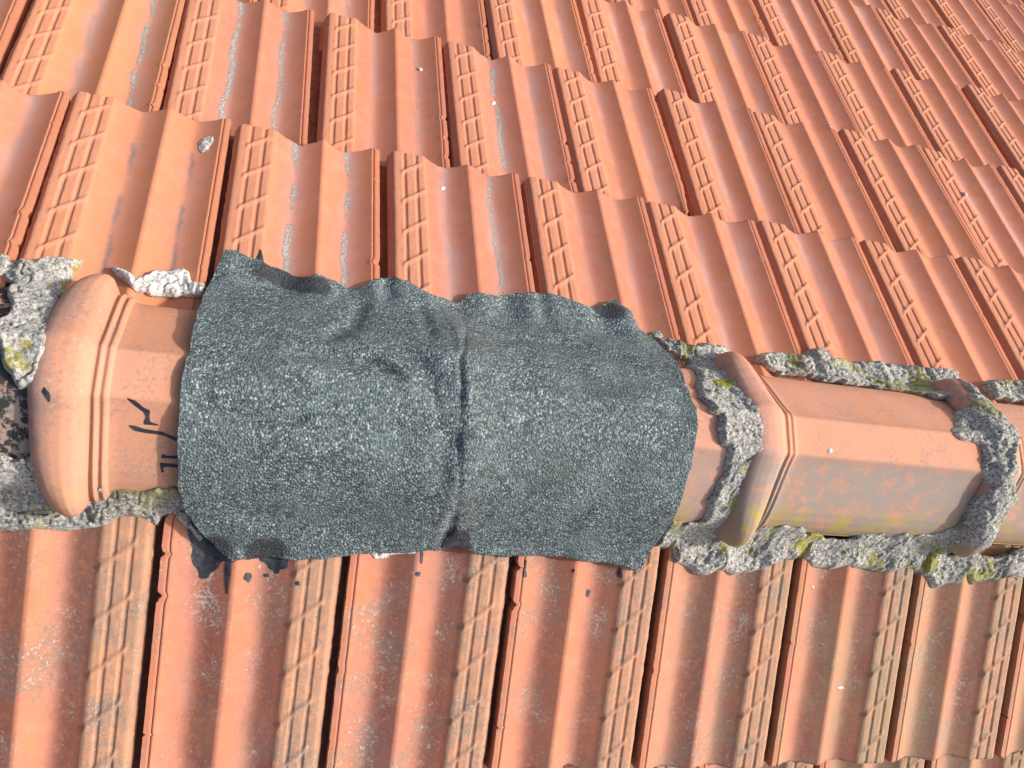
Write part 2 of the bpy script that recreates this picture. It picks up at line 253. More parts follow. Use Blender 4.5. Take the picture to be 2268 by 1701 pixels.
# ------------------------------------------------------------------ scene helpers
C = sc.collection
def mesh_obj(name, verts, faces, mat, parent=None, smooth=True, scale=True):
    me = bpy.data.meshes.new(name)
    v = np.asarray(verts, float) * (W if scale else 1)
    me.from_pydata(v.tolist(), [], [tuple(f) for f in faces]); me.update()
    if smooth: me.polygons.foreach_set('use_smooth', [True] * len(me.polygons))
    if mat: me.materials.append(mat)
    o = bpy.data.objects.new(name, me); C.objects.link(o)
    if parent: o.parent = parent
    return o
def tag(o, label, cat, group=None):
    o['label'] = label; o['category'] = cat
    if group: o['group'] = group
    return o
def grid_faces(nr, nc, off=0, flip=False):
    r, c = np.meshgrid(np.arange(nr - 1), np.arange(nc - 1), indexing='ij')
    a = off + r * nc + c
    f = np.stack([a, a + 1, a + nc + 1, a + nc], -1).reshape(-1, 4)
    return (f[:, ::-1] if flip else f).tolist()

class N:
    """terse node builder"""
    def __init__(s, name):
        s.m = bpy.data.materials.new(name); s.m.use_nodes = True; s.t = s.m.node_tree
        s.b = s.t.nodes["Principled BSDF"]
    def n(s, ty, props=None, **inp):
        nd = s.t.nodes.new(ty)
        for k, v in (props or {}).items(): setattr(nd, k, v)
        for k, v in inp.items():
            s.put(nd, nd.inputs[k], v) if k in nd.inputs else None
        return nd
    def put(s, nd, sock, v):
        if hasattr(v, 'is_output') or isinstance(v, bpy.types.NodeSocket): s.t.links.new(v, sock)
        else: sock.default_value = v
    def math(s, op, a, b=None, c=None, clamp=False):
        nd = s.t.nodes.new('ShaderNodeMath'); nd.operation = op; nd.use_clamp = clamp
        for i, v in enumerate((a, b, c)):
            if v is not None: s.put(nd, nd.inputs[i], v)
        return nd.outputs[0]
    def mix(s, f, a, b, mode='MIX'):
        nd = s.t.nodes.new('ShaderNodeMix'); nd.data_type = 'RGBA'; nd.blend_type = mode
        s.put(nd, nd.inputs[0], f)
        for k, v in ((6, a), (7, b)):
            s.put(nd, nd.inputs[k], v if not isinstance(v, tuple) else (*v[:3], 1))
        return nd.outputs[2]
    def noise(s, vec, scale, detail=3, rough=0.55, w=None, dist=0.0):
        nd = s.t.nodes.new('ShaderNodeTexNoise'); nd.noise_dimensions = '4D' if w is not None else '3D'
        s.t.links.new(vec, nd.inputs['Vector']); nd.inputs['Scale'].default_value = scale
        nd.inputs['Detail'].default_value = detail; nd.inputs['Roughness'].default_value = rough
        nd.inputs['Distortion'].default_value = dist
        if w is not None: s.put(nd, nd.inputs['W'], w)
        return nd.outputs[0]
    def vor(s, vec, scale, feature='F1', w=None, out='Distance'):
        nd = s.t.nodes.new('ShaderNodeTexVoronoi'); nd.feature = feature
        nd.voronoi_dimensions = '4D' if w is not None else '3D'
        s.t.links.new(vec, nd.inputs['Vector']); nd.inputs['Scale'].default_value = scale
        if w is not None: s.put(nd, nd.inputs['W'], w)
        return nd.outputs[out]
    def step(s, v, a, b):
        nd = s.t.nodes.new('ShaderNodeMapRange'); nd.interpolation_type = 'SMOOTHSTEP'
        s.put(nd, nd.inputs[0], v); s.put(nd, nd.inputs[1], a); s.put(nd, nd.inputs[2], b)
        return nd.outputs[0]
    def attr(s, name):
        nd = s.t.nodes.new('ShaderNodeAttribute'); nd.attribute_type = 'OBJECT'; nd.attribute_name = name
        return nd.outputs['Fac']
    def mapv(s, vec, sc_):
        nd = s.t.nodes.new('ShaderNodeMapping'); s.t.links.new(vec, nd.inputs[0]); nd.inputs['Scale'].default_value = sc_
        return nd.outputs[0]
    def finish(s, col, rough=0.85, height=None, dist=0.001, strength=1.0, spec=0.25):
        s.put(s.b, s.b.inputs['Base Color'], col if not isinstance(col, tuple) else (*col, 1))
        s.put(s.b, s.b.inputs['Roughness'], rough)
        s.b.inputs['Specular IOR Level'].default_value = spec
        if height is not None:
            bp = s.t.nodes.new('ShaderNodeBump'); bp.inputs['Distance'].default_value = dist
            bp.inputs['Strength'].default_value = strength
            s.t.links.new(height, bp.inputs['Height']); s.t.links.new(bp.outputs[0], s.b.inputs['Normal'])
        return s.m

def plain(name, a, b, sc_):
    s = N(name); P = s.t.nodes.new('ShaderNodeTexCoord').outputs['Object']
    return s.finish(s.mix(s.step(s.noise(P, sc_, 4, .6), .3, .7), a, b), .95)

def clay(name, kind):
    """kind: 'tile' body, 'band' ribbed band, 'ridge' ridge tile"""
    s = N(name)
    tc = s.t.nodes.new('ShaderNodeTexCoord'); P = tc.outputs['Object']
    rnd = s.math('MULTIPLY', s.attr('seed'), 37.0)
    sx = s.t.nodes.new('ShaderNodeSeparateXYZ'); s.t.links.new(P, sx.inputs[0]); X, Y, Z = sx.outputs
    big = s.noise(P, 9, 3, .55, rnd); mid = s.noise(P, 45, 4, .6, rnd); fine = s.noise(P, 420, 3, .6, rnd)
    if kind == 'ridge':
        c = s.mix(s.step(big, .35, .68), (.53, .252, .155), (.515, .268, .198))
    else:
        c = s.mix(s.step(big, .36, .66), (.478, .164, .080), (.448, .160, .096))
    warm = s.attr('warm')
    c = s.mix(warm, c, (.56, .225, .10))
    c = s.mix(s.math('MULTIPLY', s.attr('tone'), .75), c, (.40, .145, .095))
    if kind == 'band': c = s.mix(.48, c, (.50, .215, .120))
    c = s.mix(s.math('MULTIPLY', s.step(mid, .42, .75), .45), c, (.50, .24, .15))
    hue = s.t.nodes.new('ShaderNodeHueSaturation'); s.t.links.new(c, hue.inputs['Color'])
    s.t.links.new(s.math('ADD', s.math('ADD', .86, s.math('MULTIPLY', s.math('FRACT', s.math('MULTIPLY', rnd, 7.7)), .11)), s.math('MULTIPLY', s.noise(P, 3, 1, .5, rnd), .17)), hue.inputs['Value']); c = hue.outputs[0]
    soot = s.attr('soot')
    if kind == 'tile':
        q = s.math('DIVIDE', X, W)
        wob = s.math('MULTIPLY', s.math('SUBTRACT', s.noise(s.mapv(P, (0, 1, 0)), 11, 4, .65, rnd), .5), .17)
        shift = s.math('MULTIPLY', s.math('SUBTRACT', s.math('FRACT', s.math('MULTIPLY', rnd, 1.73)), .5), .05)
        wob = s.math('ADD', wob, shift)
        def line(c0, wd):
            a = s.math('DIVIDE', s.math('SUBTRACT', s.math('ADD', q, wob), c0), wd)
            return s.math('POWER', 2.718, s.math('MULTIPLY', -1.0, s.math('MULTIPLY', a, a)))
        along = s.noise(s.mapv(P, (0, 1, 0)), 14, 3, .6, rnd)
        # pale rain-washed bloom in the channels
        bl = s.math('MULTIPLY', s.math('MAXIMUM', line(.42, .055), line(.77, .065)), s.attr('bloom'))
        c = s.mix(s.math('MULTIPLY', bl, s.step(s.noise(s.mapv(P, (1, .25, 1)), 30, 3, .6, rnd), .3, .7)), c, (.46, .33, .32))
        # dark dirt line
        dk = s.math('MULTIPLY', s.math('MAXIMUM', line(.402, .017), line(.752, .014)), s.math('MULTIPLY', s.attr('dark'), s.step(along, .42, .58)))
        c = s.mix(s.math('MULTIPLY', dk, .8), c, (.15, .13, .145))
        # crusty grey lichen
        two = s.math('FRACT', s.math('MULTIPLY', rnd, 3.1))
        lines = s.math('MAXIMUM', s.math('MULTIPLY', line(.412, .024), s.step(two, .0, .5)), s.math('MULTIPLY', line(.760, .022), s.step(two, 1.0, .45)))
        haze = s.math('MULTIPLY', s.math('MAXIMUM', line(.425, .05), line(.775, .05)), s.math('MULTIPLY', s.attr('crust'), s.step(along, .25, .6)))
        c = s.mix(s.math('MULTIPLY', haze, .42), c, (.31, .235, .225))
        cr = s.math('MULTIPLY', lines, s.attr('crust'))
        cr = s.math('MULTIPLY', cr, s.step(along, .30, .52))
        cn = s.noise(P, 330, 4, .75, rnd)
        crust = s.step(s.math('ADD', cr, s.math('MULTIPLY', s.math('SUBTRACT', cn, .5), 3.2)), .56, .78)
        crust = s.math('MULTIPLY', crust, s.step(cr, .10, .45))
        cc = s.mix(s.step(s.noise(P, 600, 2, .6), .35, .65), (.20, .195, .175), (.43, .415, .37))
        c = s.mix(crust, c, cc)
        pan_shade_grime = s.math('MAXIMUM', line(.345, .085), line(.670, .095))
        pg = s.math('MULTIPLY', s.math('MULTIPLY', pan_shade_grime, s.attr('pan_shade_grime')), s.step(s.noise(P, 150, 6, .8, rnd), .26, .54))
        c = s.mix(s.math('MULTIPLY', pg, .85), c, (.185, .070, .054))  # shade painted on the near tiles' left-facing channel sides, grained like dirt
        pg2 = s.math('MULTIPLY', s.math('MULTIPLY', pan_shade_grime, s.attr('pan_shade_grime')), s.step(s.math('ADD', s.noise(P, 260, 4, .8, rnd), s.math('MULTIPLY', s.noise(P, 20, 3, .6, rnd), .75)), .97, 1.06))
        c = s.mix(s.math('MULTIPLY', pg2, .85), c, (.36, .35, .30))
    if kind == 'band':
        bg_ = s.math('MULTIPLY', s.step(s.math('ADD', s.noise(P, 60, 6, .75, rnd), s.math('MULTIPLY', s.noise(P, 12, 2, .5, rnd), .4)), .56, .80), s.attr('pan_shade_grime'))
        c = s.mix(s.math('MULTIPLY', s.attr('pan_shade_grime'), .45), c, (.44, .25, .14))
        c = s.mix(s.math('MULTIPLY', bg_, .7), c, (.26, .175, .12))
    # speckle of soot and lichen
    sp = s.noise(P, 210, 5, .78, rnd); patch = s.noise(P, 16, 3, .6, rnd)
    sm_ = s.math('MULTIPLY', s.step(s.math('ADD', sp, s.math('MULTIPLY', patch, .55)), .78, .92), soot)
    c = s.mix(sm_, c, (.16, .145, .12))
    sp2 = s.noise(P, 260, 3, .7, rnd)
    c = s.mix(s.math('MULTIPLY', s.step(s.math('ADD', sp2, s.math('MULTIPLY', patch, .4)), .83, .90), soot), c, (.42, .40, .34))
    # general grime film
    film = s.math('MULTIPLY', s.step(s.noise(s.mapv(P, (1, .45, 1)), 22, 4, .65, rnd), .38, .68), soot)
    c = s.mix(s.math('MULTIPLY', film, .38), c, (.25, .165, .12))
    moss = s.math('MULTIPLY', s.step(s.noise(s.mapv(P, (1, .4, 1)), 14, 3, .6, rnd), .36, .62), s.attr('moss'))
    moss = s.math('MULTIPLY', moss, s.step(s.noise(P, 240, 4, .8, rnd), .32, .60))
    c = s.mix(s.math('MULTIPLY', moss, .62), c, (.27, .225, .125))
    if kind == 'ridge':
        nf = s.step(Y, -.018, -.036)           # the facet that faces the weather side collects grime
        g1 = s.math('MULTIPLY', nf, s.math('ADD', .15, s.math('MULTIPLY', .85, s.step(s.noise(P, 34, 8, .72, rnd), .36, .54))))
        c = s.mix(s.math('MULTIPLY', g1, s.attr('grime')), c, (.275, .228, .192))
        g2 = s.math('MULTIPLY', s.math('MULTIPLY', s.step(Y, -.075, -.105), s.step(s.noise(P, 40, 4, .6, rnd), .45, .6)), s.attr('grime'))
        c = s.mix(s.math('MULTIPLY', g2, .8), c, (.36, .30, .06))
        tb = s.math('MULTIPLY', s.step(s.math('ADD', s.noise(P, 75, 5, .7, rnd), s.math('MULTIPLY', s.noise(P, 15, 2, .5), .3)), .58, .66), s.attr('tarred'))
        c = s.mix(tb, c, (.035, .035, .035))
        # spotted lip of the collar
        lip = s.step(X, .040, .004)
        c = s.mix(s.math('MULTIPLY', lip, s.step(s.noise(P, 90, 6, .78, rnd), .40, .60)), c, (.30, .20, .175))
    pore = s.step(s.vor(P, 95, 'F1', rnd), .055, .03)
    c = s.mix(s.math('MULTIPLY', pore, s.step(s.noise(P, 33, 2, .5, rnd), .45, .6)), c, (.19, .07, .04))
    hg = s.t.nodes.new('ShaderNodeHueSaturation'); s.t.links.new(c, hg.inputs['Color'])
    s.t.links.new(s.math('ADD', .86, s.math('MULTIPLY', s.noise(P, 520, 4, .8), .28)), hg.inputs['Value']); c = hg.outputs[0]
    hh = s.math('ADD', s.math('MULTIPLY', fine, .35), s.math('MULTIPLY', mid, .14))
    if kind == 'tile': hh = s.math('ADD', hh, s.math('MULTIPLY', crust, s.math('ADD', .6, s.math('MULTIPLY', cn, 1.6))))
    return s.finish(c, .82, hh, .0011, .8 if kind == 'ridge' else .6, .22)

M_JOINT = plain('joint_clay', (.20, .075, .045), (.30, .12, .075), 60)  # clay colour darkened to deepen the shade in the open joints
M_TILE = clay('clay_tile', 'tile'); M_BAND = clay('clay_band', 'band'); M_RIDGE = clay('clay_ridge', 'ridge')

def mortar_mat():
    s = N('lichened_mortar')
    P = s.t.nodes.new('ShaderNodeTexCoord').outputs['Object']
    a = s.noise(P, 300, 5, .80); b = s.noise(P, 28, 4, .6); d = s.noise(P, 420, 3, .7)
    c = s.mix(s.step(a, .40, .60), (.22, .212, .185), (.60, .58, .515))
    c = s.mix(s.math('MULTIPLY', s.step(d, .56, .68), .7), c, (.09, .09, .08))
    c = s.mix(s.math('MULTIPLY', s.step(b, .58, .66), .55), c, (.13, .14, .12))
    white = s.attr('white')
    c = s.mix(s.math('MULTIPLY', white, s.step(b, .2, .5)), c, (.80, .78, .74))
    dark = s.attr('dark')
    c = s.mix(s.math('MULTIPLY', dark, s.step(s.noise(P, 22, 4, .6), .44, .56)), c, (.07, .07, .065))
    gr = s.t.nodes.new('ShaderNodeSeparateColor'); s.t.links.new(s.vor(P, 380, out='Color'), gr.inputs[0])
    c = s.mix(s.math('MULTIPLY', s.step(gr.outputs[0], .68, .95), .7), c, (.72, .70, .64))
    c = s.mix(s.math('MULTIPLY', s.step(gr.outputs[1], .74, .98), .75), c, (.10, .10, .085))
    y = s.step(s.math('ADD', s.noise(P, 17, 4, .6), s.math('MULTIPLY', s.noise(P, 180, 3, .7), .3)), .71, .76)
    c = s.mix(s.math('MULTIPLY', y, s.attr('yellow')), c, (.36, .32, .055))
    g = s.step(s.math('ADD', s.noise(s.mapv(P, (1.3, 1, 1)), 24, 3, .6), s.math('MULTIPLY', a, .3)), .77, .84)
    c = s.mix(s.math('MULTIPLY', g, .7), c, (.20, .25, .11))
    blue = s.step(s.noise(P, 9, 2, .5), .5, .62)
    c = s.mix(s.math('MULTIPLY', blue, .15), c, (.36, .39, .37))
    return s.finish(c, .95, s.math('ADD', a, s.math('MULTIPLY', d, .5)), .0028, 1.0, .15)
M_MORTAR = mortar_mat()

def felt_mat():
    s = N('mineral_felt')
    P = s.t.nodes.new('ShaderNodeTexCoord').outputs['Object']
    v = s.vor(P, 350); col = s.vor(P, 350, out='Color'); v2 = s.vor(P, 850)
    sp = s.t.nodes.new('ShaderNodeSeparateColor'); s.t.links.new(col, sp.inputs[0])
    r = sp.outputs[0]; g = sp.outputs[1]
    blotch = s.noise(P, 16, 4, .6)
    c = s.mix(s.step(r, .1, .9), (.052, .074, .076), (.172, .220, .224))
    c = s.mix(s.math('MULTIPLY', s.step(g, .84, .97), .75), c, (.38, .44, .44))
    c = s.mix(s.math('MULTIPLY', s.step(g, .14, .04), .55), c, (.16, .155, .14))
    c = s.mix(s.math('MULTIPLY', s.step(v, .42, .70), .6), c, (.032, .04, .042))
    c = s.mix(s.math('MULTIPLY', s.step(blotch, .42, .70), .45), c, (.14, .18, .182))
    bald = s.math('MULTIPLY', s.step(s.noise(P, 30, 5, .7), .60, .70), s.step(s.noise(P, 300, 3, .7), .40, .55))
    c = s.mix(s.math('MULTIPLY', bald, .75), c, (.03, .034, .036))
    c = s.mix(s.math('MULTIPLY', s.step(s.noise(P, 11, 3, .6), .54, .68), .45), c, (.055, .07, .062))
    gp = s.t.nodes.new('ShaderNodeNewGeometry').outputs['Position']
    sx = s.t.nodes.new('ShaderNodeSeparateXYZ'); s.t.links.new(gp, sx.inputs[0])
    wx = s.math('DIVIDE', sx.outputs[0], W); wy = s.math('DIVIDE', sx.outputs[1], W)
    # worn, duller strip along the lap line
    lap = s.math('MULTIPLY', s.step(wx, XCR - .01, XCR + .03), s.step(s.math('ADD', wx, s.math('MULTIPLY', s.noise(gp, 20, 3, .6), .3)), XCR + .55, XCR + .2))
    c = s.mix(s.math('MULTIPLY', lap, s.math('MULTIPLY', s.step(r, .2, .8), .42)), c, (.205, .215, .205))
    # bitumen squeezed through at the edges
    st = None
    for (cx, cy), rr in STAINS:
        dx = s.math('SUBTRACT', wx, cx); dy = s.math('SUBTRACT', wy, cy)
        d2 = s.math('SQRT', s.math('ADD', s.math('MULTIPLY', dx, dx), s.math('MULTIPLY', s.math('MULTIPLY', dy, dy), 2.6)))
        m = s.step(s.math('ADD', s.math('DIVIDE', d2, rr), s.math('MULTIPLY', s.noise(gp, 70, 5, .7), 1.3)), 1.75, 1.35)
        st = m if st is None else s.math('MAXIMUM', st, m)
    c = s.mix(s.math('MULTIPLY', st, .85), c, (.024, .026, .030))
    h = s.math('SUBTRACT', 1.0, v)
    return s.finish(c, .78, s.math('ADD', h, s.math('MULTIPLY', s.math('SUBTRACT', 1.0, v2), .35)), .0022, .9, .3)
M_FELT = felt_mat()

def tar_mat():
    s = N('bitumen')
    P = s.t.nodes.new('ShaderNodeTexCoord').outputs['Object']
    c = s.mix(s.step(s.noise(P, 60, 4, .6), .35, .7), (.016, .018, .022), (.045, .05, .058))
    return s.finish(c, .55, s.noise(P, 130, 4, .6), .0015, .8, .35)
M_TAR = tar_mat()
def chalk_mat():
    s = N('white_crumb'); P = s.t.nodes.new('ShaderNodeTexCoord').outputs['Object']
    return s.finish(s.mix(s.noise(P, 300, 3, .6), (.36, .35, .32), (.70, .68, .62)), .9, s.noise(P, 400, 2, .6), .001, .8)
M_CHALK = chalk_mat()
M_DECK = plain('underlay_felt', (.05, .04, .035), (.09, .07, .06), 9)
M_GROUND = plain('yard', (.12, .12, .10), (.22, .21, .18), .8)

# ------------------------------------------------------------------ setting
def struct(name, v, f, mat):
    o = mesh_obj(name, v, f, mat, smooth=False); o['kind'] = 'structure'; return o
cp, sp_ = math.cos(PITCH), math.sin(PITCH)
for nm, sg in (('roof_deck', 1), ('roof_deck', -1)):
    dz = -0.42; Ls = 15 if sg > 0 else 8.2; v = []
    for zz in (dz, dz - .15):
        v += [(-3.5, 0, zz), (16.5, 0, zz), (16.5, sg * Ls * cp, zz - Ls * sp_), (-3.5, sg * Ls * cp, zz - Ls * sp_)]
    struct(nm, v, [(0, 1, 2, 3), (4, 7, 6, 5), (0, 4, 5, 1), (1, 5, 6, 2), (2, 6, 7, 3), (3, 7, 4, 0)], M_DECK)
gz = -16
struct('ground', [(-400, -400, gz), (400, -400, gz), (400, 400, gz), (-400, 400, gz)], [(0, 1, 2, 3)], M_GROUND)

# ------------------------------------------------------------------ roof tiles
TL = 2.02
def tile_meshes(seed, chip=0.0, broken=False):
    ny = 170
    ys = -TL + TL * np.linspace(0, 1, ny)
    def build(name, qs, detail, mat, walls):
        Q, Y = np.meshgrid(qs, ys)
        Z = prof(Q)
        if detail: Z = Z + band_detail(Q, Y) + 0.0016 * fbm(Q * 60, Y * 30, seed + 3, 3)
        Z = Z + 0.0014 * fbm(Q * 5 + seed, Y * 2.5, seed, 2)
        X = Q.copy()
        qlip = 0.960
        # worn, slightly chipped outlines
        if not detail:
            cut = np.clip(fbm(ys * 16, ys * 0 + seed, seed + 9, 4) - 0.42, 0, 1) * chip * 1.3 + 0.0025 * (fbm(ys * 22, 0 * ys, seed + 2, 3) + .5)
            if broken: cut = cut + 0.055 * sm(ys, -1.52, -1.60) * (0.6 + fbm(ys * 20, ys * 0, 4, 3)) + 0.03 * sm(ys, -1.36, -1.40) * (1 - sm(ys, -1.43, -1.47) * -1) * 0.3
            X = np.where(Q > .88, Q - (Q - .88) / (.9595 - .88) * np.clip(cut, 0, .08)[:, None] * (Q <= .9601), X)
        else:
            X = X - np.where(Q < .05, (0.05 - Q) / .05 * 0.006 * fbm(Y * 18, Y * 0, seed + 31, 4), 0)
        tail = 0.006 * fbm(Q * 14, Q * 0, seed + 5, 4) - np.clip(fbm(Q * 11, Q * 0 + 3, seed + 6, 4) - .28, 0, 1) * chip * .8
        Yy = Y + sm(Y, -.09, 0) * tail
        Z = Z - 0.012 * sm(Y, -0.018, 0) ** 2 - 0.10 * 0
        V = np.stack([X, Yy, Z], -1).reshape(-1, 3).tolist(); nc = len(qs)
        F = grid_faces(ny, nc)
        th = 0.052
        top = np.array(V).reshape(ny, nc, 3)
        # tail and head faces
        for row, fl in ((ny - 1, False), (0, True)):
            o = len(V); a = top[row]; b = a.copy(); b[:, 2] -= th; b[:, 1] -= .004 if row else 0
            V += a.tolist() + b.tolist(); F += grid_faces(2, nc, o, flip=not fl)
        # underside
        o = len(V); a = top[::ny - 1].copy(); a[:, :, 2] -= th; V += a.reshape(-1, 3).tolist(); F += grid_faces(2, nc, o, flip=True)
        for col, dz_ in walls:
            o = len(V); a = top[:, col]; b = a.copy(); b[:, 2] = np.minimum(b[:, 2], 0) - dz_; b[:, 0] += .028 if col == 0 else 0
            V += a.tolist() + b.tolist(); F += grid_faces(2, ny, o, flip=(col != 0))
        return V, F, mat
    qb = np.unique(np.round(np.concatenate([[0, .012, .0135, .0155, .026, .0275, .030, .036, .042], np.linspace(.048, .262, 44)]), 5))
    qt = np.unique(np.concatenate([np.linspace(.262, CRN - .036, 26), np.linspace(CRN - .036, CRN + .028, 15), np.linspace(CRN + .028, .914, 26), [.9165, .919, .922, .925, .936, .950, .9595]]))
    V1, F1, m1 = build('ribbed_band', qb, True, M_BAND, [(0, .088)])
    V2, F2, m2 = build('roof_tile', qt, False, M_TILE, [(len(qt) - 1, .135)])
    # interlocking flange = floor of the open joint
    V3 = []; F3 = []; o = 0; fy = [-TL, -0.012]
    V3 += [(.905, fy[0], -.1405), (1.06, fy[0], -.1405), (.905, fy[1], -.1405), (1.06, fy[1], -.1405),
           (.905, fy[0], -.175), (1.06, fy[0], -.175), (.905, fy[1], -.175), (1.06, fy[1], -.175)]
    F3 += [(o, o + 1, o + 3, o + 2), (o + 4, o + 6, o + 7, o + 5), (o + 2, o + 3, o + 7, o + 6), (o + 1, o + 5, o + 7, o + 3), (o, o + 2, o + 6, o + 4), (o, o + 4, o + 5, o + 1)]
    return (V1, F1), (V2, F2), (V3, F3)
variants = []
for i, (ch, br) in enumerate([(.015, False), (.05, False), (.02, False), (.09, False), (.03, True)]):
    (V1, F1), (V2, F2), (V3, F3) = tile_meshes(11 + 7 * i, ch, br)
    a = mesh_obj('roof_tile', V2, F2, M_TILE); b = mesh_obj('ribbed_band', V1, F1, M_BAND, parent=a)
    c = mesh_obj('interlock_flange', V3, F3, M_JOINT, parent=a, smooth=False)
    variants.append((a, b, c))
proto_used = [False] * 5

def cam_project(p):
    """picture coordinates 0..1 (x right, y down) of a point in tile pitches"""
    R = Euler(CAM_R).to_matrix(); d = R.transposed() @ (Vector(p) - Vector(CAM_P))
    if d.z > -.1: return None
    return (.5 + CAM_F * 1000 * d.x / -d.z / 2268, .5 - CAM_F * 1000 * d.y / -d.z / 1701)
rng = np.random.default_rng(5)
ORD = ['first', 'second', 'third', 'fourth', 'fifth', 'sixth', 'seventh', 'eighth', 'ninth', 'tenth', 'eleventh', 'twelfth', 'thirteenth', 'fourteenth', 'fifteenth', 'sixteenth']
tiles = []
def put_tile(side, row, u, s_tail, du, ds):
    """side +1 far slope, -1 near slope; u = position of the tile's ribbed edge"""
    s = s_tail + ds
    x = u + du
    up = (sp_ if side > 0 else sp_)
    loc = Vector((x, side * s * cp, -s * sp_))
    # is any of its exposed face in (or just beside) the picture?
    vis = 0; near_ = 0; ctr = []
    for a in np.linspace(.03, .97, 9):
        for b in np.linspace(.0, 1.7, 12):
            ss = s - b
            if row == 1 and ss < (.62 if side > 0 else .98): continue
            pr = cam_project((x + side * a, side * ss * cp, -ss * sp_))
            if pr is None: continue
            if 0 <= pr[0] <= 1 and 0 <= pr[1] <= 1: vis += 1; ctr.append(pr)
            if -.18 <= pr[0] <= 1.12 and -.13 <= pr[1] <= 1.08: near_ += 1
    if near_ == 0: return
    tiles.append(dict(side=side, row=row, u=u, x=x, loc=loc, vis=vis, ctr=np.mean(ctr, 0) if ctr else None))
for row in range(1, 8):
    off = 0 if row % 2 else .5
    for k in range(-3, 15):
        u = k + off
        du, ds = DU.get((u, row), (float(rng.normal(0, .014)), float(rng.normal(0, .012))))
        put_tile(1, row, u, S_FAR + GAUGE * (row - 1), du, ds)
for row in range(1, 3):
    off = 0 if row % 2 else .5
    for k in range(-3, 12):
        put_tile(-1, row, k + off + U_NEAR, S_NEAR + GAUGE * (row - 1), (0.0 if row == 1 else float(rng.normal(0, .008))), (0.0 if row == 1 else float(rng.normal(0, .012))))
COURSE = {(1, 1): 'course just beyond the ridge', (1, 2): 'second course beyond the ridge', (1, 3): 'third course beyond the ridge',
          (1, 4): 'fourth course beyond the ridge', (1, 5): 'fifth course beyond the ridge', (1, 6): 'sixth course beyond the ridge', (1, 7): 'seventh course beyond the ridge',
          (-1, 1): 'course on the near side of the ridge', (-1, 2): 'cut-off bottom course'}
from collections import defaultdict
byc = defaultdict(list)
for t in tiles:
    if t['vis']: byc[(t['side'], t['row'])].append(t)
for L in byc.values():
    L.sort(key=lambda t: t['x'])
    for i, t in enumerate(L): t['ord'] = i; t['n'] = len(L)
SPECIAL = {(1, 2, 3.5): dict(var=4, look='broken-edged tile'),
           (1, 1, 0): dict(dark=1.0, crust=.0, look='dark-streaked tile')}
for t in tiles:
    side, row, u = t['side'], t['row'], t['u']
    sp = SPECIAL.get((side, row, u), {})
    vi = sp.get('var', int(rng.integers(0, 4)))
    pa, pb, pc = variants[vi]
    if not proto_used[vi]: a, b, c = pa, pb, pc; proto_used[vi] = True
    else:
        a = pa.copy(); C.objects.link(a)
        b = pb.copy(); C.objects.link(b); b.parent = a
        c = pc.copy(); C.objects.link(c); c.parent = a
    a.location = t['loc'] * W
    tl = -(A_T) if side > 0 else -(A_T)
    # tail (local y = 0) sits on the course line, head dips below it
    jr = 0.0 if row == 1 else 1.0        # the first courses are held by the mortar
    a.rotation_euler = (tl + jr * float(rng.normal(0, .006)), jr * float(rng.normal(0, .009)), (0 if side > 0 else math.pi) + jr * float(rng.normal(0, .006)))
    left = max(0.0, min(1.0, (3.6 - t['x']) / 4.2)) if side > 0 else 0
    crust = max(0, float(rng.normal(.25, .25))) * (1.0 if side > 0 else .55) + .85 * left
    dark = float(rng.uniform(0, .6)) * (0.4 + left) if side > 0 else .15
    if side > 0 and t['x'] > 4.2: crust *= .25; dark *= .6
    if side > 0 and row >= 3: crust *= .4
    P_ = dict(seed=float(rng.uniform(0, 1)), crust=min(1.0, crust), dark=dark, bloom=float(rng.uniform(.1, .6)) * (1 if side > 0 else .3),
              soot=(float(rng.uniform(.06, .16)) if side > 0 else float(rng.uniform(.45, .75))),
              tone=float(rng.uniform(0, .8)) * (1 if rng.random() < .5 else .25), pan_shade_grime=(float(rng.uniform(.8, 1.2)) if side < 0 else float(rng.uniform(0, .15))), warm=max(0, min(.85, (1.4 - t['x']) * .30)) + float(rng.uniform(0, .10)),
              moss=(max(0, min(1, (t['x'] - 3.9) / 2.2)) if side < 0 else 0.0))
    P_.update({k: v for k, v in sp.items() if k in P_})
    a['kind'] = 'thing'
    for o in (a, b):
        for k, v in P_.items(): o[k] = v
    b['seed'] = P_['seed'] + .31
    if t['vis']:
        look = sp.get('look')
        if not look:
            look = 'grey-streaked tile' if P_['crust'] > .72 else ('grimy tile' if side < 0 and P_['moss'] < .3 else ('mossy tile' if side < 0 else 'clean orange tile'))
        if t['ord'] == 0: pos = 'leftmost'
        elif t['ord'] == t['n'] - 1: pos = 'rightmost'
        else: pos = ORD[t['ord']] + ' from the left'
        tag(a, f"{look}, {pos} in the {COURSE[(side, row)]}", 'roof tile', 'interlocking roof tiles')
    else:
        a['label'] = 'plain terracotta roof tile lying just outside the edge of the photo'; a['category'] = 'roof tile'; a['group'] = 'roof tiles beyond the edge of the photo'

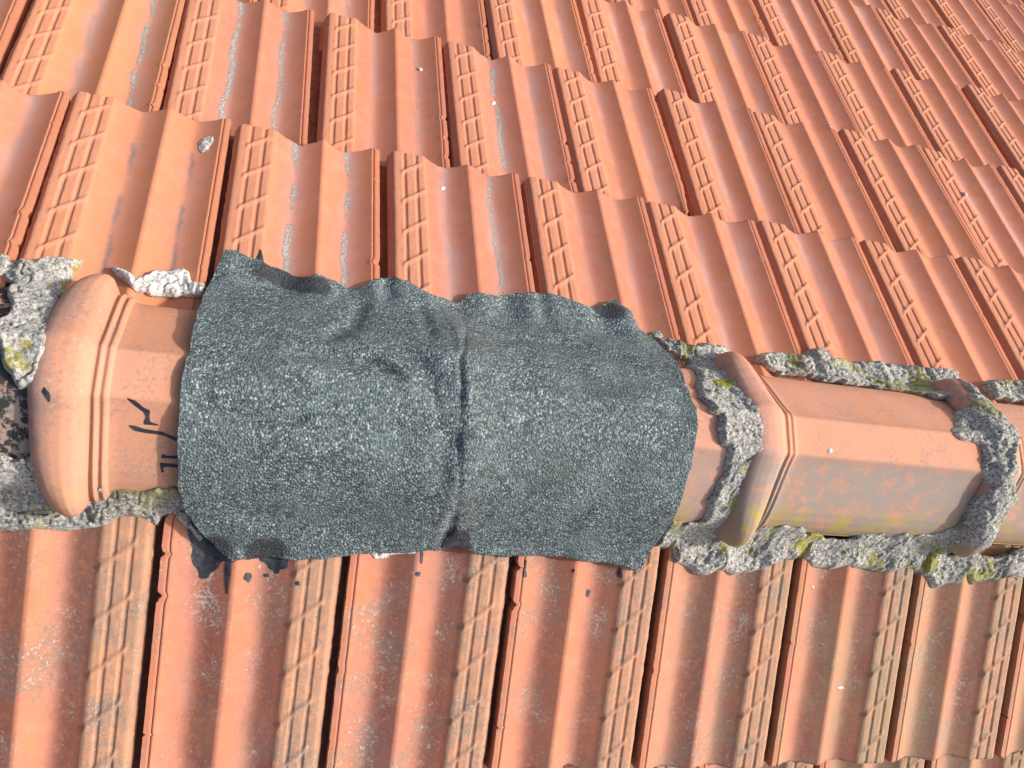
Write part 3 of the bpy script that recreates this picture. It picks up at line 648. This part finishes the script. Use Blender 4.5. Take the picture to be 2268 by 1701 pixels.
# ------------------------------------------------------------------ ridge tiles
def ridge_tile(i, x0, dy, label, P_):
    ts = np.concatenate([-PTx[::-1], PTx[1:]]); hs = np.concatenate([PTz[::-1], PTz[1:]]); hsoft = np.concatenate([PSz[::-1], PSz[1:]])
    # subdivide the profile
    tt = np.arange(len(ts))
    ts = np.interp(tt, np.arange(len(ts)), ts); pass
    def build(xs_list, parent, name, cap):
        V = []; nc = len(ts)
        for k, xl in enumerate(xs_list):
            d = RK[i] * col_d(xl); t = ts * (1 + KX * d)
            sh = end_shift(t) * (1 - min(1, xl / .25)) if xl < .25 else 0
            x = xl + sh
            kk = min(1.0, d / .05)
            z = hs * (1 - kk) + hsoft * kk + d + .0022 * fbm(ts * 14 + i * 7, np.full_like(ts, xl * 6), 60 + i, 3)
            V += np.stack([x + 0 * ts, t, z], -1).tolist()
        F = grid_faces(len(xs_list), nc, flip=True)
        F = [f[::-1] for f in F] if False else F
        top = np.array(V).reshape(len(xs_list), nc, 3)
        for r, fl in cap:
            o = len(V); a = top[r]; b = a.copy()
            b[:, 1] *= .93; b[:, 2] -= .055; b[:, 0] += .01 if r == 0 else -.01
            V += a.tolist() + b.tolist(); F += grid_faces(2, nc, o, flip=fl)
        # inner skin
        o = len(V); rr = [0, len(xs_list) - 1]; a = top[rr].copy(); a[:, :, 1] *= .93; a[:, :, 2] -= .055
        V += a.reshape(-1, 3).tolist(); F += grid_faces(2, nc, o, flip=False)
        for c in (0, nc - 1):
            o = len(V); a = top[rr][:, c].copy(); b = a.copy(); b[:, 1] *= .93
            V += a.tolist() + b.tolist(); F += [(o, o + 1, o + 3, o + 2)]
        return mesh_obj(name, V, F, M_RIDGE, parent)
    body = build(np.linspace(.342, 1.93, 60), None, 'ridge_tile', [(-1, False)])
    col = build(np.concatenate([[0, .003, .007, .012, .018, .025], np.linspace(.034, .246, 26)]), body, 'collar', [(0, True)])
    bead = build(np.linspace(.246, .342, 36), body, 'bead_rings', [])
    body.location = (x0 * W, (YC + dy) * W, 0)
    body['kind'] = 'thing'
    for o in (body, col, bead):
        for k, v in P_.items(): o[k] = v
    tag(body, label, 'ridge tile', 'ridge tiles bedded in mortar')
RL = [('red ridge tile blackened with tar, cut by the left edge of the photo', dict(seed=.1, soot=.9, warm=0, grime=1.0, moss=0, tarred=1.0)),
      ('clean orange ridge tile with black tar scribbles, left of the grey felt patch', dict(seed=.23, soot=.42, warm=.38, grime=.14, moss=0)),
      ('ridge tile mostly hidden under the grey felt patch', dict(seed=.41, soot=.5, warm=0, grime=.65, moss=0)),
      ('whole peach ridge tile with a sooty near face, right of the grey patch', dict(seed=.57, soot=.35, warm=.25, grime=.95, moss=0)),
      ('ridge tile with spotted collar, cut by the right edge of the photo', dict(seed=.73, soot=.5, warm=.1, grime=.8, moss=0)),
      ('ridge tile wholly beyond the right edge of the photo', dict(seed=.88, soot=.5, warm=.1, grime=.8, moss=0))]
for i, (x0, dy) in enumerate(zip(RX, RDY)):
    ridge_tile(i, x0, dy, *RL[i])

# ------------------------------------------------------------------ things laid over the surface: mortar, felt, tar
def poly_sd(px, py, poly):
    """signed distance (+ inside) and nearest boundary point"""
    P = np.array(poly, float); Q = np.roll(P, -1, 0)
    best = np.full(px.shape, 1e9); bx = np.zeros_like(px); by = np.zeros_like(px); ins = np.zeros(px.shape, bool)
    for (ax, ay), (cx, cy) in zip(P, Q):
        dx, dy = cx - ax, cy - ay; L = dx * dx + dy * dy + 1e-12
        t = np.clip(((px - ax) * dx + (py - ay) * dy) / L, 0, 1)
        qx, qy = ax + t * dx, ay + t * dy; d = (px - qx) ** 2 + (py - qy) ** 2
        m = d < best; best = np.where(m, d, best); bx = np.where(m, qx, bx); by = np.where(m, qy, by)
        cr = ((ay > py) != (cy > py)) & (px < (cx - ax) * (py - ay) / (cy - ay + 1e-12) + ax)
        ins ^= cr
    return np.sqrt(best) * np.where(ins, 1, -1), bx, by
def rough_poly(poly, step, amp, seed):
    P = np.array(poly, float); out = []
    for a, b in zip(P, np.roll(P, -1, 0)):
        L = np.hypot(*(b - a)); n = max(1, int(L / step)); nrm = np.array([-(b - a)[1], (b - a)[0]]) / (L + 1e-9)
        for k in range(n):
            p = a + (b - a) * k / n
            out.append(p + nrm * amp * float(fbm(p[0] * 14, p[1] * 14, seed, 4)))
    return out
def sheet(name, poly, cell, zf, mat, parent=None, thick=.012, drop=None):
    P = np.array(poly); x0, y0 = P.min(0) - 2 * cell; x1, y1 = P.max(0) + 2 * cell
    xs = np.arange(x0, x1, cell); ys = np.arange(y0, y1, cell); X, Y = np.meshgrid(xs, ys)
    sd, bx, by = poly_sd(X, Y, poly)
    nr, nc = X.shape
    cc = (sd[:-1, :-1] + sd[1:, :-1] + sd[:-1, 1:] + sd[1:, 1:]) / 4 > 0
    r, c = np.nonzero(cc); a = r * nc + c
    F = np.stack([a, a + 1, a + nc + 1, a + nc], -1)
    edges = defaultdict(int)
    used = np.unique(F); remap = -np.ones(nr * nc, int); remap[used] = np.arange(len(used))
    F = remap[F]
    for f in F:
        for i in range(4): edges[(int(f[i]), int(f[(i + 1) % 4]))] += 1
    be = [e for e in edges if (e[1], e[0]) not in edges]
    bv = np.unique(np.array(be).ravel())
    x = X.ravel()[used].copy(); y = Y.ravel()[used].copy(); d = sd.ravel()[used].copy()
    gx = bx.ravel()[used]; gy = by.ravel()[used]
    x[bv] = gx[bv]; y[bv] = gy[bv]; d[bv] = 0
    z = zf(x, y, np.maximum(d, 0))
    V = np.stack([x, y, z], -1).tolist(); F = F.tolist()
    o = len(V); idx = {int(v): o + i for i, v in enumerate(bv)}; idx2 = {int(v): o + len(bv) + i for i, v in enumerate(bv)}
    V += [V[int(v)] for v in bv]; V += [(V[int(v)][0], V[int(v)][1], V[int(v)][2] - thick) for v in bv]
    for a_, b_ in be: F.append((idx[a_], idx2[a_], idx2[b_], idx[b_]))
    ob = mesh_obj(name, V, F, mat, parent)
    # origin onto the thing
    if parent is None:
        m = np.array(V).mean(0) * W
        ob.data.transform(__import__('mathutils').Matrix.Translation(-Vector(m))); ob.location = m
    return ob
def lobes(x, y, s, seed):
    """lumpy trowelled blobs: distance to jittered points"""
    X = x / s; Y = y / s; i0 = np.floor(X); j0 = np.floor(Y); best = np.full(np.shape(X), 9.0)
    for di in (-1, 0, 1):
        for dj in (-1, 0, 1):
            i = (i0 + di).astype(np.int64); j = (j0 + dj).astype(np.int64)
            fx = i + _h(i, j, 0, seed); fy = j + _h(i, j, 0, seed + 1)
            best = np.minimum(best, (X - fx) ** 2 + (Y - fy) ** 2)
    return np.sqrt(best)
def mortar(key, label, full=False, th=.055, rough=1.0, props=None, seed=0, lob=.16, cell=.007):
    poly = rough_poly(POLYS[key], .03, .035, seed)
    def zf(x, y, d):
        b = np.maximum(samp(HB6, x, y), samp(HG, x, y)) if full else mortar_z(x, y)
        e = sm(d, -.010, .022)
        L = np.clip(1 - lobes(x + .05 * fbm(x * 9, y * 9, seed + 4, 3), y + .05 * fbm(x * 9, y * 9, seed + 5, 3), lob, seed), 0, 1)
        n = .024 * fbm(x * 9, y * 9, seed, 3, .5) + .015 * fbm(x * 45, y * 45, seed + 8, 3, .8) - .020 * np.exp(-(np.abs(fbm(x * 6, y * 6, seed + 20, 3)) / .035) ** 2)
        return b + e * (th + rough * (n + .014 * (L - .4))) + .003
    o = sheet('mortar_bed', poly, cell, zf, M_MORTAR, thick=.12)
    for k, v in dict(white=0., dark=0., yellow=.8).items(): o[k] = v
    for k, v in (props or {}).items(): o[k] = v
    return tag(o, label, 'mortar', 'mortar bedding the ridge tiles')
MT = [('m_left', 'lichen-covered grey mortar beside the leftmost whole ridge tile collar, upper left', dict(th=.05, props=dict(yellow=1.0, white=.15), seed=1)),
      ('m_white', 'fresh white mortar strip behind the tar-scribbled ridge tile', dict(th=.05, props=dict(white=1.0, yellow=0.0), seed=2)),
      ('m_nearleft', 'crumbly grey mortar band under the near side of the leftmost whole ridge tile', dict(th=.06, rough=1.5, props=dict(dark=.35, yellow=.5), seed=3)),
      ('m_ring', 'thick lichened mortar ring against the collar right of the grey patch', dict(th=.055, rough=.9, props=dict(yellow=1.0), seed=4)),
      ('m_near', 'long lumpy grey mortar band along the near foot of the ridge, right half', dict(th=.058, props=dict(yellow=.9, dark=.2), seed=5, lob=.22)),
      ('m_ring3', 'bluish grey mortar ring joining the rightmost two ridge tiles', dict(full=True, th=.032, props=dict(yellow=.6), seed=6)),
      ('m_far', 'narrow grey mortar strip behind the whole peach ridge tile', dict(th=.075, seed=7)),
      ('m_farright', 'small mortar piece behind the ridge tile at the right edge', dict(th=.075, seed=8)),
      ('m_nub', 'little lichened mortar nub behind the far right corner of the grey patch', dict(th=.04, seed=9, props=dict(yellow=1.0))),
      ('m_under', 'pale sliver of mortar peeping from under the near edge of the grey patch', dict(th=.02, seed=10, props=dict(white=.9)))]
for k, lb, kw in MT:
    if k in POLYS: mortar(k, lb, **kw)

felt = sheet('felt_patch', rough_poly(POLYS['patch'], .012, .011, 77), .012,
             lambda x, y, d: patch_z(x, y) + .016 * sm(.06 - d, 0, .06) * fbm(x * 9, y * 9, 90, 3), M_FELT, thick=.024)
tag(felt, 'crinkled grey-blue mineral felt patch draped over the middle of the ridge', 'felt patch')

def tar(key, label, th=.006, group=None, lift=.0035):
    poly = rough_poly(POLYS[key], .008, .030 if key in ('t_corner', 't_splat', 't_far') else (.002 if 'scr' in key else .007), 5)
    o = sheet('tar_smear', poly, .0045, lambda x, y, d: (patch_z(x, y) + .004 if key in ('t_v', 't_far') else H0(x, y)) + lift + th * sm(d, 0, .02) * (.6 + fbm(x * 30, y * 30, 3, 3)), M_TAR, thick=.012)
    tag(o, label, 'tar smear', group)
o = sheet('lichen_lump', rough_poly(POLYS['lump'], .01, .01, 3), .005, lambda x, y, d: H0(x, y) + .004 + .016 * sm(d, 0, .02) * (.6 + fbm(x * 40, y * 40, 5, 3)), M_MORTAR, thick=.012)
for k, v in dict(white=.5, dark=0., yellow=0.).items(): o[k] = v
tag(o, 'grey-white lichen lump in the far left part of the first course', 'lichen')
TARS = {
 't_corner': 'big black tar smear at the near left corner of the grey patch',
 't_drip': 'thin black tar drip right beside the big corner smear',
 't_splat': 'ragged black tar splat under the near edge of the grey patch',
 't_ring': 'small black tar ring spot below the near edge of the patch',
 't_spike': 'tar spike sticking up from the far edge of the patch',
 't_eye': 'dark blue-black tar spot on the collar of the orange ridge tile',
 't_scr1': 'long black tar scribble with a thick foot on the orange ridge tile',
 't_scr2': 'thin curving tar line below the thick scribble on the orange ridge tile',
 't_scr3': 'black L-shaped tar mark touching the left edge of the grey patch',
 't_scr4': 'short tar dash just above the L-shaped mark',
 't_v': 'black tar in the notch at the middle of the patch near edge',
 't_d1': 'tar fleck on the crest right of the small tar ring spot',
 't_d2': 'tar dot beside the ribbed band below the patch, left part',
 't_d3': 'narrow tar drip below the middle of the patch near edge',
 't_d4': 'tar dot under the narrow middle drip',
 't_d5': 'long tar fleck below the patch, right of the middle notch',
 't_d6': 'tiny tar fleck near the right end of the patch near edge',
 't_d7': 'lone black tar fleck on the tile below the patch, right part',
 't_d8': 'tar dot close to the near right corner of the patch'}
for k, lb in TARS.items(): 
    if k in POLYS: tar(k, lb, group='black tar marks around the patch')

def crumb(name, pos, size, label, cat, seed, flat=.5):
    n = 14; m = 9; V = []; F = []
    for i in range(m):
        th = math.pi * i / (m - 1)
        for j in range(n):
            ph = 2 * math.pi * j / n
            k = 1 + .35 * float(fbm(np.array(math.cos(ph) * math.sin(th) * 2 + seed), np.array(math.sin(ph) * 2 + math.cos(th) * 2), seed, 3))
            V.append((size[0] * k * math.sin(th) * math.cos(ph), size[1] * k * math.sin(th) * math.sin(ph), size[2] * k * math.cos(th)))
    for i in range(m - 1):
        for j in range(n): F.append((i * n + j, i * n + (j + 1) % n, (i + 1) * n + (j + 1) % n, (i + 1) * n + j))
    o = mesh_obj(name, V, F, M_CHALK); o.location = [c * W for c in pos]
    o.rotation_euler = (-.4 if pos[1] > 0 else .2, 0, seed * 1.3)
    tag(o, label, cat)
for i, (k, (pos, size, lb, nm, cat)) in enumerate(CRUMBS.items()):
    crumb(nm, pos, size, lb, cat, i + 3)
for i, u in enumerate(proto_used):
    if not u:
        for o in variants[i]: bpy.data.objects.remove(o)
